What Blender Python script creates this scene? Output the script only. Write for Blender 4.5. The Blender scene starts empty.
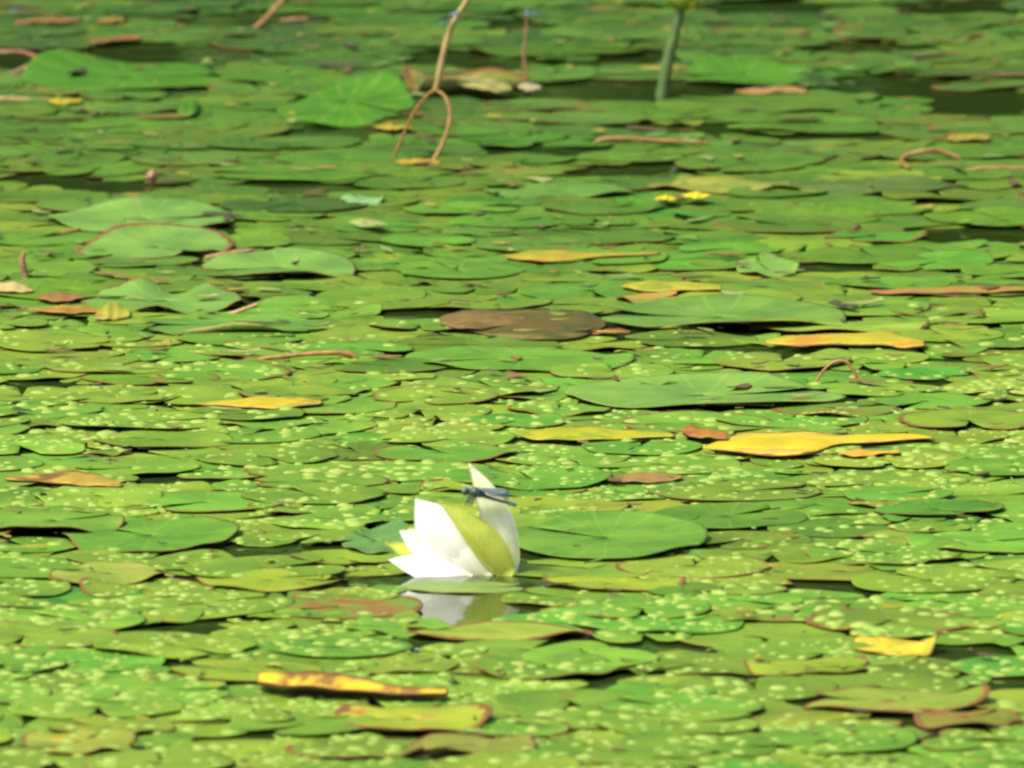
import bpy, math, random
import numpy as np
from mathutils import Vector, Matrix
from mathutils.bvhtree import BVHTree

# ------------------------------------------------------------------ scene, camera, light
sc = bpy.context.scene
col = sc.collection
R = math.radians
W, HGT = 1024, 768
F = 10472.0            # focal length in pixels (super-zoom)
CAM_H = 1.50
PITCH = R(7.2)

cd = bpy.data.cameras.new('camera')
cam = bpy.data.objects.new('camera', cd)
col.objects.link(cam)
cam.location = (0, 0, CAM_H)
cam.rotation_euler = (R(90) - PITCH, 0, 0)
cd.sensor_width = 36.0
cd.lens = F / W * 36.0
cd.clip_start = 0.5
cd.clip_end = 500
cd.dof.use_dof = True
cd.dof.focus_distance = 11.5
cd.dof.aperture_fstop = 15.0
sc.camera = cam

SUN_E, SUN_AZ = R(52), math.atan2(-0.62, -0.55)
wd = bpy.data.worlds.new('World')
sc.world = wd
wd.use_nodes = True
nt = wd.node_tree
sky = nt.nodes.new('ShaderNodeTexSky')
sky.sky_type = 'NISHITA'
sky.sun_disc = False
sky.sun_elevation = SUN_E
sky.sun_rotation = SUN_AZ
sky.dust_density = 5.0
sky.air_density = 0.7
sky.ozone_density = 0.5
bg = nt.nodes['Background']
bg.inputs['Strength'].default_value = 0.135
nt.links.new(sky.outputs[0], bg.inputs[0])

sd = bpy.data.lights.new('sun', 'SUN')
sun = bpy.data.objects.new('sun', sd)
col.objects.link(sun)
sd.energy = 2.6
sd.angle = R(12)
sd.color = (1.0, 0.93, 0.74)
sdir = Vector((math.sin(SUN_AZ) * math.cos(SUN_E), math.cos(SUN_AZ) * math.cos(SUN_E), math.sin(SUN_E)))
sun.rotation_euler = sdir.to_track_quat('Z', 'Y').to_euler()
sun.location = sdir * 30

vs = sc.view_settings
vs.view_transform = 'Standard'
vs.look = 'None'
vs.gamma = 1.0
vs.use_curve_mapping = False
vs.exposure = 0.88
sc.render.engine = 'CYCLES'
try:
    sc.cycles.pixel_filter_type = 'BLACKMAN_HARRIS'
    sc.cycles.filter_width = 2.5
except Exception:
    pass

# ------------------------------------------------------------------ photograph geometry
cp, sp = math.cos(PITCH), math.sin(PITCH)
def ray(px, py):
    u = (px - W / 2) / F
    v = (HGT / 2 - py) / F
    return Vector((u, cp + v * sp, -sp + v * cp))
def P(px, py, z=0.0):
    d = ray(px, py)
    return Vector((0, 0, CAM_H)) + d * ((z - CAM_H) / d.z)
def V(px, py, Y):
    d = ray(px, py)
    return Vector((0, 0, CAM_H)) + d * (Y / d.y)
def proj(p):
    x, y, z = p[0], p[1], p[2] - CAM_H
    dep = y * cp - z * sp
    v = (y * sp + z * cp) / dep
    return W / 2 + F * x / dep, HGT / 2 - F * v
def S(p):
    return F / math.sqrt(p[1] ** 2 + CAM_H ** 2)
def sindep(p):
    return CAM_H / math.sqrt(p[1] ** 2 + CAM_H ** 2)

rng = np.random.default_rng(7)
random.seed(7)

# ------------------------------------------------------------------ materials
def new_mat(name):
    m = bpy.data.materials.new(name)
    m.use_nodes = True
    return m, m.node_tree, m.node_tree.nodes['Principled BSDF']
def N(t, kind, **kw):
    n = t.nodes.new(kind)
    for k, v in kw.items():
        setattr(n, k, v)
    return n
def mixc(t, fac, a, b, mode='MIX'):
    n = N(t, 'ShaderNodeMix', data_type='RGBA', blend_type=mode)
    for sock, val in ((n.inputs[0], fac), (n.inputs[6], a), (n.inputs[7], b)):
        if hasattr(val, 'links') or isinstance(val, bpy.types.NodeSocket):
            t.links.new(val, sock)
        else:
            sock.default_value = val if not isinstance(val, tuple) else (*val, 1)
    return n.outputs[2]
def math_n(t, op, a, b=None, c=None, clamp=False):
    n = N(t, 'ShaderNodeMath', operation=op, use_clamp=clamp)
    for s, val in zip(n.inputs, (a, b, c)):
        if val is None: continue
        if isinstance(val, bpy.types.NodeSocket): t.links.new(val, s)
        else: s.default_value = val
    return n.outputs[0]
def smooth(t, x, lo, hi):
    n = N(t, 'ShaderNodeMapRange', interpolation_type='SMOOTHSTEP')
    t.links.new(x, n.inputs[0])
    for i, val in ((1, lo), (2, hi)):
        if isinstance(val, bpy.types.NodeSocket): t.links.new(val, n.inputs[i])
        else: n.inputs[i].default_value = val
    return n.outputs[0]

def leaf_material():
    m, t, b = new_mat('leaf_upper')
    ac = N(t, 'ShaderNodeAttribute', attribute_name='col')
    ab = N(t, 'ShaderNodeAttribute', attribute_name='aux')
    ap = N(t, 'ShaderNodeAttribute', attribute_name='polar')
    tc = N(t, 'ShaderNodeTexCoord')
    sep = N(t, 'ShaderNodeSeparateXYZ')
    t.links.new(ap.outputs['Vector'], sep.inputs[0])
    r, th, seed = sep.outputs
    def noise(scale, detail=3.0, off=0.0):
        n = N(t, 'ShaderNodeTexNoise', noise_dimensions='4D')
        n.inputs['Scale'].default_value = scale
        n.inputs['Detail'].default_value = detail
        t.links.new(tc.outputs['Object'], n.inputs['Vector'])
        t.links.new(math_n(t, 'MULTIPLY_ADD', seed, 37.0, off), n.inputs['W'])
        return n.outputs['Fac']
    n1, n2, n3 = noise(14), noise(55, 4, 3.1), noise(240, 2, 9.0)
    # broad light and dark patches of the living tissue
    c = mixc(t, smooth(t, n1, 0.3, 0.7), mixc(t, 1.0, ac.outputs['Color'], (0.72, 0.80, 0.75), 'MULTIPLY'),
             mixc(t, 1.0, ac.outputs['Color'], (1.22, 1.16, 1.1), 'MULTIPLY'))
    c = mixc(t, smooth(t, n2, 0.56, 0.78), c, mixc(t, 0.45, c, (0.20, 0.26, 0.03)))
    # radiating veins
    vv = math_n(t, 'SINE', math_n(t, 'MULTIPLY_ADD', n2, 1.2, math_n(t, 'MULTIPLY', th, 19.0)))
    vein = math_n(t, 'MULTIPLY', smooth(t, vv, 0.80, 1.0), 0.28)
    c = mixc(t, vein, c, mixc(t, 0.5, c, (0.28, 0.36, 0.10)))
    # small brown flecks
    fl = math_n(t, 'MULTIPLY', smooth(t, n3, 0.70, 0.76), 0.55)
    c = mixc(t, fl, c, (0.07, 0.05, 0.02))
    # withered blotches of a second colour
    bl = math_n(t, 'ADD', math_n(t, 'MULTIPLY', n1, 0.65), math_n(t, 'MULTIPLY', n2, 0.35))
    th_lo = math_n(t, 'SUBTRACT', 0.71, math_n(t, 'MULTIPLY', ac.outputs['Alpha'], 0.52))
    blf = smooth(t, bl, th_lo, math_n(t, 'ADD', th_lo, 0.09))
    blf = math_n(t, 'MULTIPLY', blf, smooth(t, ac.outputs['Alpha'], 0.0, 0.05))
    c = mixc(t, blf, c, ab.outputs['Color'])
    # dry rim
    rw = math_n(t, 'MULTIPLY', ab.outputs['Alpha'], math_n(t, 'MULTIPLY_ADD', n2, 0.5, -0.1))
    lo = math_n(t, 'SUBTRACT', 0.985, rw)
    rf = smooth(t, r, lo, math_n(t, 'ADD', lo, 0.03))
    rf = math_n(t, 'MULTIPLY', rf, smooth(t, ab.outputs['Alpha'], 0.0, 0.1))
    c = mixc(t, rf, c, mixc(t, n1, (0.19, 0.10, 0.03), (0.12, 0.05, 0.02)))
    t.links.new(c, b.inputs['Base Color'])
    t.links.new(math_n(t, 'MULTIPLY_ADD', n2, 0.25, 0.42), b.inputs['Roughness'])
    b.inputs['Specular IOR Level'].default_value = 0.12
    bp = N(t, 'ShaderNodeBump')
    bp.inputs['Strength'].default_value = 0.35
    bp.inputs['Distance'].default_value = 0.004
    t.links.new(math_n(t, 'ADD', math_n(t, 'MULTIPLY', n2, 0.8), math_n(t, 'MULTIPLY', vein, -0.5)), bp.inputs['Height'])
    t.links.new(bp.outputs[0], b.inputs['Normal'])
    return m
def under_material():
    m, t, b = new_mat('leaf_underside')
    a = N(t, 'ShaderNodeAttribute', attribute_name='under')
    tc = N(t, 'ShaderNodeTexCoord')
    n = N(t, 'ShaderNodeTexNoise')
    n.inputs['Scale'].default_value = 40
    t.links.new(tc.outputs['Object'], n.inputs['Vector'])
    c = mixc(t, n.outputs['Fac'], mixc(t, 1.0, a.outputs['Color'], (0.6, 0.6, 0.6), 'MULTIPLY'),
             mixc(t, 1.0, a.outputs['Color'], (1.3, 1.3, 1.3), 'MULTIPLY'))
    t.links.new(c, b.inputs['Base Color'])
    b.inputs['Roughness'].default_value = 0.55
    return m
def noisy(name, c1, c2, scale=60, rough=0.5, bump=0.0, sss=0.0, coords='Object'):
    m, t, b = new_mat(name)
    tc = N(t, 'ShaderNodeTexCoord')
    n = N(t, 'ShaderNodeTexNoise')
    n.inputs['Scale'].default_value = scale
    n.inputs['Detail'].default_value = 5
    t.links.new(tc.outputs[coords], n.inputs['Vector'])
    t.links.new(mixc(t, smooth(t, n.outputs['Fac'], 0.3, 0.7), c1, c2), b.inputs['Base Color'])
    b.inputs['Roughness'].default_value = rough
    if sss:
        b.inputs['Subsurface Weight'].default_value = sss
        b.inputs['Subsurface Radius'].default_value = (0.01, 0.01, 0.006)
        b.inputs['Subsurface Scale'].default_value = 0.5
    if bump:
        bp = N(t, 'ShaderNodeBump')
        bp.inputs['Strength'].default_value = bump
        bp.inputs['Distance'].default_value = 0.003
        t.links.new(n.outputs['Fac'], bp.inputs['Height'])
        t.links.new(bp.outputs[0], b.inputs['Normal'])
    return m

M_LEAF, M_UNDER = leaf_material(), under_material()
M_SPOT = noisy('pale_blister', (0.165, 0.275, 0.03), (0.24, 0.335, 0.06), 30, 0.6)
M_STEM = noisy('dry_stalk', (0.24, 0.16, 0.05), (0.34, 0.25, 0.10), 90, 0.6, 0.3)
M_REDSTEM = noisy('reddish_stalk', (0.20, 0.095, 0.020), (0.28, 0.16, 0.045), 90, 0.5, 0.3)
M_GREENSTEM = noisy('green_stalk', (0.045, 0.10, 0.02), (0.075, 0.14, 0.03), 70, 0.45, 0.2)
M_TWIG = noisy('wet_twig', (0.16, 0.08, 0.04), (0.28, 0.15, 0.08), 90, 0.6, 0.4)
M_BUD = noisy('bud_skin', (0.17, 0.08, 0.035), (0.28, 0.17, 0.08), 120, 0.5, 0.2)
M_PETAL = noisy('white_petal', (0.80, 0.82, 0.74), (0.86, 0.86, 0.82), 40, 0.45, 0.1, 0.15)
def petal_tint(m):
    t = m.node_tree
    b = t.nodes['Principled BSDF']
    src = b.inputs['Base Color'].links[0].from_socket
    tc = N(t, 'ShaderNodeTexCoord')
    d = N(t, 'ShaderNodeVectorMath', operation='DISTANCE')
    t.links.new(tc.outputs['Object'], d.inputs[0])
    d.inputs[1].default_value = (0.034, 0.0, 0.0)
    w = N(t, 'ShaderNodeTexWave', wave_type='BANDS', bands_direction='X')
    w.inputs['Scale'].default_value = 70
    w.inputs['Distortion'].default_value = 3
    t.links.new(tc.outputs['Object'], w.inputs['Vector'])
    c = mixc(t, math_n(t, 'MULTIPLY', w.outputs['Fac'], 0.12), src, (0.62, 0.64, 0.48))
    f = smooth(t, d.outputs['Value'], 0.062, 0.012)
    t.links.new(mixc(t, math_n(t, 'MULTIPLY', f, 0.8), c, (0.56, 0.60, 0.24)), b.inputs['Base Color'])
petal_tint(M_PETAL)
def sepal_lines(m):
    t = m.node_tree
    b = t.nodes['Principled BSDF']
    src = b.inputs['Base Color'].links[0].from_socket
    tc = N(t, 'ShaderNodeTexCoord')
    w = N(t, 'ShaderNodeTexWave', wave_type='BANDS', bands_direction='X')
    w.inputs['Scale'].default_value = 60
    w.inputs['Distortion'].default_value = 5
    w.inputs['Detail Scale'].default_value = 2
    t.links.new(tc.outputs['Object'], w.inputs['Vector'])
    t.links.new(mixc(t, math_n(t, 'MULTIPLY', w.outputs['Fac'], 0.35), src, (0.42, 0.46, 0.10)), b.inputs['Base Color'])
M_PETALG = noisy('pale_green_petal', (0.60, 0.66, 0.36), (0.76, 0.79, 0.60), 50, 0.45, 0.1, 0.1)
M_SEPAL = noisy('green_sepal', (0.26, 0.34, 0.025), (0.38, 0.44, 0.05), 45, 0.45, 0.2)
sepal_lines(M_SEPAL)
M_YELLOW = noisy('yellow_sepal', (0.60, 0.50, 0.03), (0.70, 0.62, 0.06), 60, 0.45, 0.1)
M_GREENSEPAL = noisy('outer_sepal', (0.12, 0.22, 0.025), (0.22, 0.30, 0.03), 60, 0.45, 0.1)
M_DARKBUG = noisy('insect_dark', (0.015, 0.03, 0.035), (0.04, 0.07, 0.08), 400, 0.35)
M_BLUEBUG = noisy('insect_blue', (0.05, 0.22, 0.42), (0.10, 0.32, 0.55), 400, 0.35)

M_GREYBUG = noisy('insect_grey_blue', (0.05, 0.10, 0.13), (0.09, 0.16, 0.20), 400, 0.4)
def wing_material():
    m, t, b = new_mat('insect_wing')
    b.inputs['Base Color'].default_value = (0.12, 0.17, 0.18, 1)
    b.inputs['Roughness'].default_value = 0.25
    b.inputs['Alpha'].default_value = 0.55
    return m
M_WING = wing_material()

def water_material():
    m, t, b = new_mat('pond_water')
    tc = N(t, 'ShaderNodeTexCoord')
    n = N(t, 'ShaderNodeTexNoise')
    n.inputs['Scale'].default_value = 9
    n.inputs['Detail'].default_value = 3
    t.links.new(tc.outputs['Object'], n.inputs['Vector'])
    b.inputs['Base Color'].default_value = (0.022, 0.044, 0.008, 1)
    b.inputs['Roughness'].default_value = 0.03
    b.inputs['IOR'].default_value = 1.33
    bp = N(t, 'ShaderNodeBump')
    bp.inputs['Strength'].default_value = 0.12
    bp.inputs['Distance'].default_value = 0.01
    t.links.new(n.outputs['Fac'], bp.inputs['Height'])
    t.links.new(bp.outputs[0], b.inputs['Normal'])
    return m
M_WATER = water_material()
M_BANK = noisy('grassy_bank', (0.035, 0.06, 0.015), (0.07, 0.10, 0.03), 1.5, 0.9)
M_WOOD = noisy('wood_foliage', (0.05, 0.12, 0.02), (0.09, 0.18, 0.03), 0.6, 0.85)

# ------------------------------------------------------------------ helpers
def tag(o, label=None, cat=None, group=None, kind=None):
    if label: o['label'] = label
    if cat: o['category'] = cat
    if group: o['group'] = group
    if kind: o['kind'] = kind
    return o
def empty(name, loc, label, cat, group=None):
    o = bpy.data.objects.new(name, None)
    o.empty_display_size = 0.02
    col.objects.link(o)
    o.location = loc
    return tag(o, label, cat, group)
def link_mesh(name, verts, faces, mats, parent=None, loc=(0, 0, 0), rz=0.0, mi=None, attrs=None, smooth_faces=True):
    me = bpy.data.meshes.new(name)
    me.from_pydata([tuple(v) for v in verts], [], faces)
    for m in mats: me.materials.append(m)
    if mi is not None: me.polygons.foreach_set('material_index', np.asarray(mi, dtype=np.int32))
    if smooth_faces: me.polygons.foreach_set('use_smooth', np.ones(len(me.polygons), dtype=bool))
    if attrs:
        for k, (typ, data) in attrs.items():
            a = me.attributes.new(k, typ, 'POINT')
            a.data.foreach_set('color' if typ == 'FLOAT_COLOR' else 'vector', np.asarray(data, dtype=np.float32).ravel())
    me.update()
    o = bpy.data.objects.new(name, me)
    col.objects.link(o)
    if parent is not None:
        o.parent = parent
    o.location = loc
    o.rotation_euler = (0, 0, rz)
    return o

def spline(pts, n=40):
    """Catmull-Rom through the points."""
    pts = [Vector(p) for p in pts]
    out = []
    seg = len(pts) - 1
    for i in range(seg):
        p0 = pts[max(i - 1, 0)]; p1 = pts[i]; p2 = pts[i + 1]; p3 = pts[min(i + 2, seg)]
        k = max(3, n // seg)
        for j in range(k):
            t = j / k
            out.append(0.5 * ((2 * p1) + (p2 - p0) * t + (2 * p0 - 5 * p1 + 4 * p2 - p3) * t * t + (3 * p1 - p0 - 3 * p2 + p3) * t ** 3))
    out.append(pts[-1])
    return out
def tube(pts, radii, seg=10, n=36, jitter=0.0):
    c = spline(pts, n)
    m = len(c)
    rr = np.interp(np.linspace(0, 1, m), np.linspace(0, 1, len(radii)), radii)
    vs_, fs = [], []
    up = Vector((0.13, 1, 0.21)).normalized()
    for i, p in enumerate(c):
        tan = (c[min(i + 1, m - 1)] - c[max(i - 1, 0)]).normalized()
        a = tan.cross(up)
        if a.length < 1e-4: a = tan.cross(Vector((1, 0, 0)))
        a.normalize(); b = tan.cross(a)
        r = rr[i] * (1 + jitter * random.uniform(-1, 1))
        for k in range(seg):
            q = 2 * math.pi * k / seg
            vs_.append(p + (a * math.cos(q) + b * math.sin(q)) * r)
    for i in range(m - 1):
        for k in range(seg):
            fs.append((i * seg + k, i * seg + (k + 1) % seg, (i + 1) * seg + (k + 1) % seg, (i + 1) * seg + k))
    fs.append(tuple(range(seg - 1, -1, -1)))
    fs.append(tuple((m - 1) * seg + k for k in range(seg)))
    return vs_, fs
def local(vs_, o):
    return [Vector(v) - Vector(o) for v in vs_]

# ------------------------------------------------------------------ leaves
NA, RR = 44, np.array([0.03, 0.22, 0.42, 0.62, 0.78, 0.90, 0.965, 1.0])
def leaf_arrays(a, b, seed=0.0, notch=0.0, gap=0.10, rot=0.0, und=0.003, nund=3, lifts=(), dish=0.0, tent=0.0,
                roll=None, tilt=(0, 0), spots=0, spot_size=(0.0036, 0.0096), wob=0.03, thick=0.0006, lobe=0.13, pull=(0, 0)):
    """Arrays of one floating leaf: an open fan (the sinus is the gap), solid, with raised blisters on its face."""
    rg = np.random.default_rng(int(seed * 1e6) % (2 ** 31))
    th = notch + np.linspace(gap, 2 * math.pi - gap, NA)
    rel = np.linspace(0, 1, NA)
    ends = np.minimum(rel, 1 - rel) * (2 * math.pi - 2 * gap)
    out = 1 - 0.22 * np.exp(-(ends / lobe) ** 1.5)            # rounded lobes by the sinus
    ph = rg.uniform(0, 6.28, 6)
    for i, k in enumerate((2, 3, 5, 7)):
        out = out * (1 + wob / (1 + 0.4 * i) * np.sin(k * th + ph[i]))
    for k in range(rg.integers(0, 3)):                        # nibbled edge
        q = rg.uniform(0, 2 * math.pi); d = (th - q + math.pi) % (2 * math.pi) - math.pi
        out = out * (1 - rg.uniform(0.03, 0.12) * np.exp(-(d / rg.uniform(0.06, 0.2)) ** 2))
    up = rg.uniform(0, 6.28, 4)
    cr, sr = math.cos(rot), math.sin(rot)
    def surf(r, t, o):
        """r 0..1, t angle, o outline factor -> xyz"""
        x = a * r * o * np.cos(t); y = b * r * o * np.sin(t)
        m = (a + b) * 0.5
        z = und * r ** 3 * (np.sin(nund * t + up[0]) + 0.6 * np.sin((nund + 2) * t + up[1]) + 0.4 * np.sin((2 * nund + 1) * t + up[2]) * r ** 2)
        z = z + dish * r ** 2 + tent * (1 - r) ** 1.2
        for (q, w, h) in lifts:
            d = (t - (q - rot) + math.pi) % (2 * math.pi) - math.pi
            z = z + h * np.exp(-(d / w) ** 2) * r ** 2.2
        X = cr * x - sr * y; Y = sr * x + cr * y
        z = z + X * math.tan(tilt[0]) + Y * math.tan(tilt[1])
        if roll:
            for (q, s0, rad) in roll:
                dx, dy = math.cos(q), math.sin(q)
                s = X * dx + Y * dy
                t_ = np.maximum(s - s0, 0)
                ang = np.minimum(t_ / rad, 2.7)
                s2 = np.where(t_ > 0, s0 + rad * np.sin(ang) + 0 * t_, s)
                z = z + np.where(t_ > 0, rad * (1 - np.cos(ang)), 0)
                X = X + (s2 - s) * dx; Y = Y + (s2 - s) * dy
        return np.stack([X, Y, z], -1)
    Rg, Tg = np.meshgrid(RR, th, indexing='ij')
    Og = np.broadcast_to(out, Rg.shape)
    Og = 1 + (Og - 1) * Rg ** 1.5
    top = surf(Rg, Tg, Og)
    nr = len(RR)
    # normals for the thickness
    du = np.gradient(top, axis=0); dv = np.gradient(top, axis=1)
    nn = np.cross(du, dv); nn /= (np.linalg.norm(nn, axis=-1, keepdims=True) + 1e-9)
    bot = top - nn * thick
    verts = np.concatenate([top.reshape(-1, 3), bot.reshape(-1, 3)])
    ii, jj = np.meshgrid(np.arange(nr - 1), np.arange(NA - 1), indexing='ij')
    q = (ii * NA + jj).ravel()
    topf = np.stack([q, q + NA, q + NA + 1, q + 1], -1)
    off = nr * NA
    botf = topf[:, ::-1] + off
    loop = [(0, j) for j in range(NA)] + [(i, NA - 1) for i in range(1, nr)] + [(nr - 1, j) for j in range(NA - 2, -1, -1)] + [(i, 0) for i in range(nr - 2, 0, -1)]
    lp = np.array([i * NA + j for i, j in loop]); ln = np.roll(lp, -1)
    side = np.stack([lp, ln, ln + off, lp + off], -1)
    faces = np.concatenate([topf, botf, side])
    mi = np.concatenate([np.zeros(len(topf)), np.ones(len(botf)), np.zeros(len(side))]).astype(int)
    polar = np.stack([np.concatenate([Rg.ravel(), Rg.ravel()]), np.concatenate([Tg.ravel(), Tg.ravel()]), np.full(2 * off, seed)], -1)
    if spots:
        # pale blisters, gathered in loose clusters
        K = 7
        nc = max(2, spots // 7)
        cx = np.sqrt(rg.uniform(0.02, 0.85, nc)); ct = rg.uniform(th[0] + 0.1, th[-1] - 0.1, nc)
        pos = []
        for s in range(spots):
            for _ in range(8):
                if rg.random() < 0.45:
                    k = rg.integers(nc); r_ = cx[k] + rg.normal(0, 0.13); t_ = ct[k] + rg.normal(0, 0.22)
                else:
                    r_ = math.sqrt(rg.uniform(0.01, 0.86)); t_ = rg.uniform(th[0] + 0.1, th[-1] - 0.1)
                if not (0.08 < r_ < 0.92 and th[0] + 0.08 < t_ < th[-1] - 0.08): continue
                sz = spot_size[0] + (spot_size[1] - spot_size[0]) * rg.random() ** 1.6
                o_ = 1 + (np.interp(t_, th, out) - 1) * r_ ** 1.5
                p = surf(np.array(r_), np.array(t_), np.array(o_))
                if all((p[0] - w[0][0]) ** 2 + (p[1] - w[0][1]) ** 2 > (sz + w[1]) ** 2 * 0.9 for w in pos):
                    pos.append((p, sz, r_, t_)); break
        vv, ff, pp = [], [], []
        base = len(verts)
        for (p, sz, r_, t_) in pos:
            n0 = base + len(vv); h = sz * rg.uniform(0.24, 0.40); e = rg.uniform(0.8, 1.25)
            for (rs, hz) in ((1.0, -0.12), (0.78, 0.55)):
                for k in range(K):
                    g = 2 * math.pi * k / K
                    vv.append((p[0] + sz * rs * e * math.cos(g), p[1] + sz * rs / e * math.sin(g), p[2] + h * hz)); pp.append((r_, t_, seed))
            vv.append((p[0], p[1], p[2] + h)); pp.append((r_, t_, seed))
            for k in range(K):
                k2 = (k + 1) % K
                ff.append((n0 + k, n0 + k2, n0 + K + k2, n0 + K + k)); ff.append((n0 + K + k, n0 + K + k2, n0 + 2 * K, n0 + 2 * K))
        if vv:
            verts = np.concatenate([verts, np.array(vv)]); polar = np.concatenate([polar, np.array(pp)])
            faces = np.concatenate([faces, np.array(ff)]); mi = np.concatenate([mi, np.full(len(ff), 2)])
    return dict(v=verts, f=faces, mi=mi, polar=polar, ntop=len(topf))
def colours(n, c, blot=0.0, bcol=(0.2, 0.1, 0.03), rim=0.15, under=(0.10, 0.055, 0.03)):
    return {'col': ('FLOAT_COLOR', np.tile((*c, blot), (n, 1))), 'aux': ('FLOAT_COLOR', np.tile((*bcol, rim), (n, 1))),
            'under': ('FLOAT_COLOR', np.tile((*under, 1), (n, 1)))}
def fl(faces):
    return [tuple(f) if f[2] != f[3] else tuple(f[:3]) for f in faces.tolist()]

# base colours (linear)
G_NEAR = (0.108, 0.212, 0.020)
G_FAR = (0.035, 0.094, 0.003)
G_BRIGHT = (0.046, 0.150, 0.007)
GLAUC_SHEEN = (0.108, 0.222, 0.040)  # waxy pale green, with sky sheen mixed into the colour
YGREEN = (0.175, 0.25, 0.018)
YEL = (0.52, 0.40, 0.015)
ORANGE = (0.48, 0.19, 0.03)
BROWN = (0.17, 0.085, 0.04)
RUST = (0.30, 0.09, 0.04)
RED = (0.34, 0.08, 0.05)
CREAM = (0.36, 0.30, 0.12)

# ---- leaves that stand out, one by one: (px, py, width, height in px, name, category, label, short phrase, options)
FRONT = -math.pi / 2
BACK = math.pi / 2
HAND = []
def H(px, py, w, h, name, cat, label, short, c, cc=None, **kw):
    HAND.append(dict(px=px, py=py, w=w, h=h, name=name, cat=cat, label=label, short=short, c=c, cc=cc or {}, kw=kw))
SD, LP = 'spatterdock_leaf', 'lily_pad'
H(128, 79, 215, 26, SD, 'leaf', 'broad dark green leaf with a humped back edge below the dark open water', 'humped dark green leaf', G_BRIGHT, dict(rim=0.05), und=0.003, lifts=((2.3, 0.5, 0.030),), notch=0.2)
H(345, 110, 140, 30, SD, 'leaf', 'bright green leaf raised like a tent beside the looped brown stalk', 'tent-shaped green leaf', G_BRIGHT, dict(rim=0.0), tent=0.012, lifts=((1.0, 0.6, 0.038),), notch=-0.3)
H(745, 75, 140, 20, SD, 'leaf', 'smooth bright green leaf beside the thick green flower stalk', 'smooth bright green leaf', G_BRIGHT, dict(rim=0.0), lifts=((BACK, 0.9, 0.012),), notch=3.3)
H(145, 220, 190, 24, SD, 'leaf', 'long pale bluish green leaf lying behind the brown-rimmed pale leaf', 'long bluish leaf', GLAUC_SHEEN, dict(rim=0.05), lifts=((BACK, 0.8, 0.012), (0.2, 0.3, 0.008)), notch=0.1)
H(157, 248, 156, 24, SD, 'leaf', 'pale bluish green leaf with its front rim dried brown and ragged', 'brown-rimmed pale leaf', GLAUC_SHEEN, dict(rim=0.5, under=(0.30, 0.19, 0.08)), lifts=((BACK, 0.9, 0.018), (-1.0, 0.18, 0.012), (-0.7, 0.12, 0.010), (FRONT - 0.4, 0.5, -0.004)), notch=-0.9, wob=0.05)
H(281, 269, 154, 22, SD, 'leaf', 'pale bluish oval leaf with a thin yellow edge over dark water', 'pale oval leaf', GLAUC_SHEEN, dict(rim=0.1, under=(0.25, 0.25, 0.05)), lifts=((BACK, 0.8, 0.014), (FRONT, 0.7, 0.006)), notch=3.4)
H(165, 302, 172, 20, SD, 'leaf', 'wavy-edged bluish green leaf with curled yellow tip at one end', 'wavy bluish leaf', GLAUC_SHEEN, dict(rim=0.2, blot=0.15, bcol=(0.3, 0.25, 0.03)), lifts=((BACK + 0.3, 0.25, 0.014), (BACK - 0.5, 0.2, 0.010), (BACK + 0.9, 0.2, 0.010)), notch=3.0, nund=5, und=0.004)
H(232, 326, 196, 18, SD, 'leaf', 'wide green leaf with its front edge rolled up into an olive tube', 'leaf with rolled front edge', (0.095, 0.215, 0.03), dict(rim=0.05, under=(0.17, 0.18, 0.03)), roll=((FRONT, 0.075, 0.0045),), notch=3.2)
H(720, 319, 254, 26, SD, 'leaf', 'very wide dull bluish green leaf beside the sunken brown leaf', 'wide dull bluish leaf', (0.095, 0.195, 0.030), dict(rim=0.05), lifts=((BACK, 1.0, 0.012), (FRONT, 0.6, 0.010)), notch=3.0)
H(702, 397, 285, 28, SD, 'leaf', 'largest pale green leaf, its front edge lifted over a dark slit', 'largest pale green leaf', (0.118, 0.232, 0.040), dict(rim=0.05), lifts=((BACK, 1.0, 0.010), (FRONT, 0.8, 0.007), (0.3, 0.2, 0.008)), notch=0.25)
H(606, 540, 196, 40, SD, 'leaf', 'large smooth deep green leaf right behind the white water lily', 'large leaf behind the lily', (0.09, 0.205, 0.022), dict(rim=0.03, under=(0.2, 0.22, 0.04)), lifts=((0.2, 0.6, 0.008), (BACK, 0.8, 0.008)), notch=2.6)
H(150, 537, 176, 32, SD, 'leaf', 'unspotted deep green leaf with a wavy brown-lined back edge', 'unspotted deep green leaf', (0.082, 0.205, 0.02), dict(rim=0.12), lifts=((0.3, 0.4, 0.010),), notch=2.4)
H(55, 523, 140, 30, SD, 'leaf', 'green leaf creased along the middle beside the unspotted deep green leaf', 'creased green leaf', (0.10, 0.21, 0.022), dict(rim=0.15), lifts=((FRONT, 0.6, 0.009),), notch=0.4)
H(375, 542, 66, 26, SD, 'leaf', 'small bluish green leaf touching the pale petals of the water lily', 'small leaf at the petals', (0.09, 0.20, 0.05), dict(rim=0.05), lifts=((0.8, 0.4, 0.018),), notch=2.4)
H(520, 360, 232, 24, SD, 'leaf', 'long plain green leaf lying in front of the sunken brown leaf', 'long plain green leaf', (0.09, 0.215, 0.02), dict(rim=0.05), notch=3.3)
H(892, 702, 190, 24, LP, 'lily pad', 'olive lily pad with a wide rusty red rim and a hole', 'rusty-rimmed olive pad', (0.17, 0.24, 0.03), dict(rim=0.55, blot=0.34, bcol=(0.22, 0.12, 0.04), under=(0.2, 0.07, 0.04)), lifts=((0.0, 0.5, 0.008),), notch=2.9)
H(968, 720, 104, 18, LP, 'lily pad', 'ragged rust brown lily pad sinking beside the rusty-rimmed olive pad', 'ragged rust brown pad', (0.13, 0.15, 0.02), dict(rim=0.7, blot=0.36, bcol=(0.20, 0.085, 0.025)), notch=0.7, wob=0.06)
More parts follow.
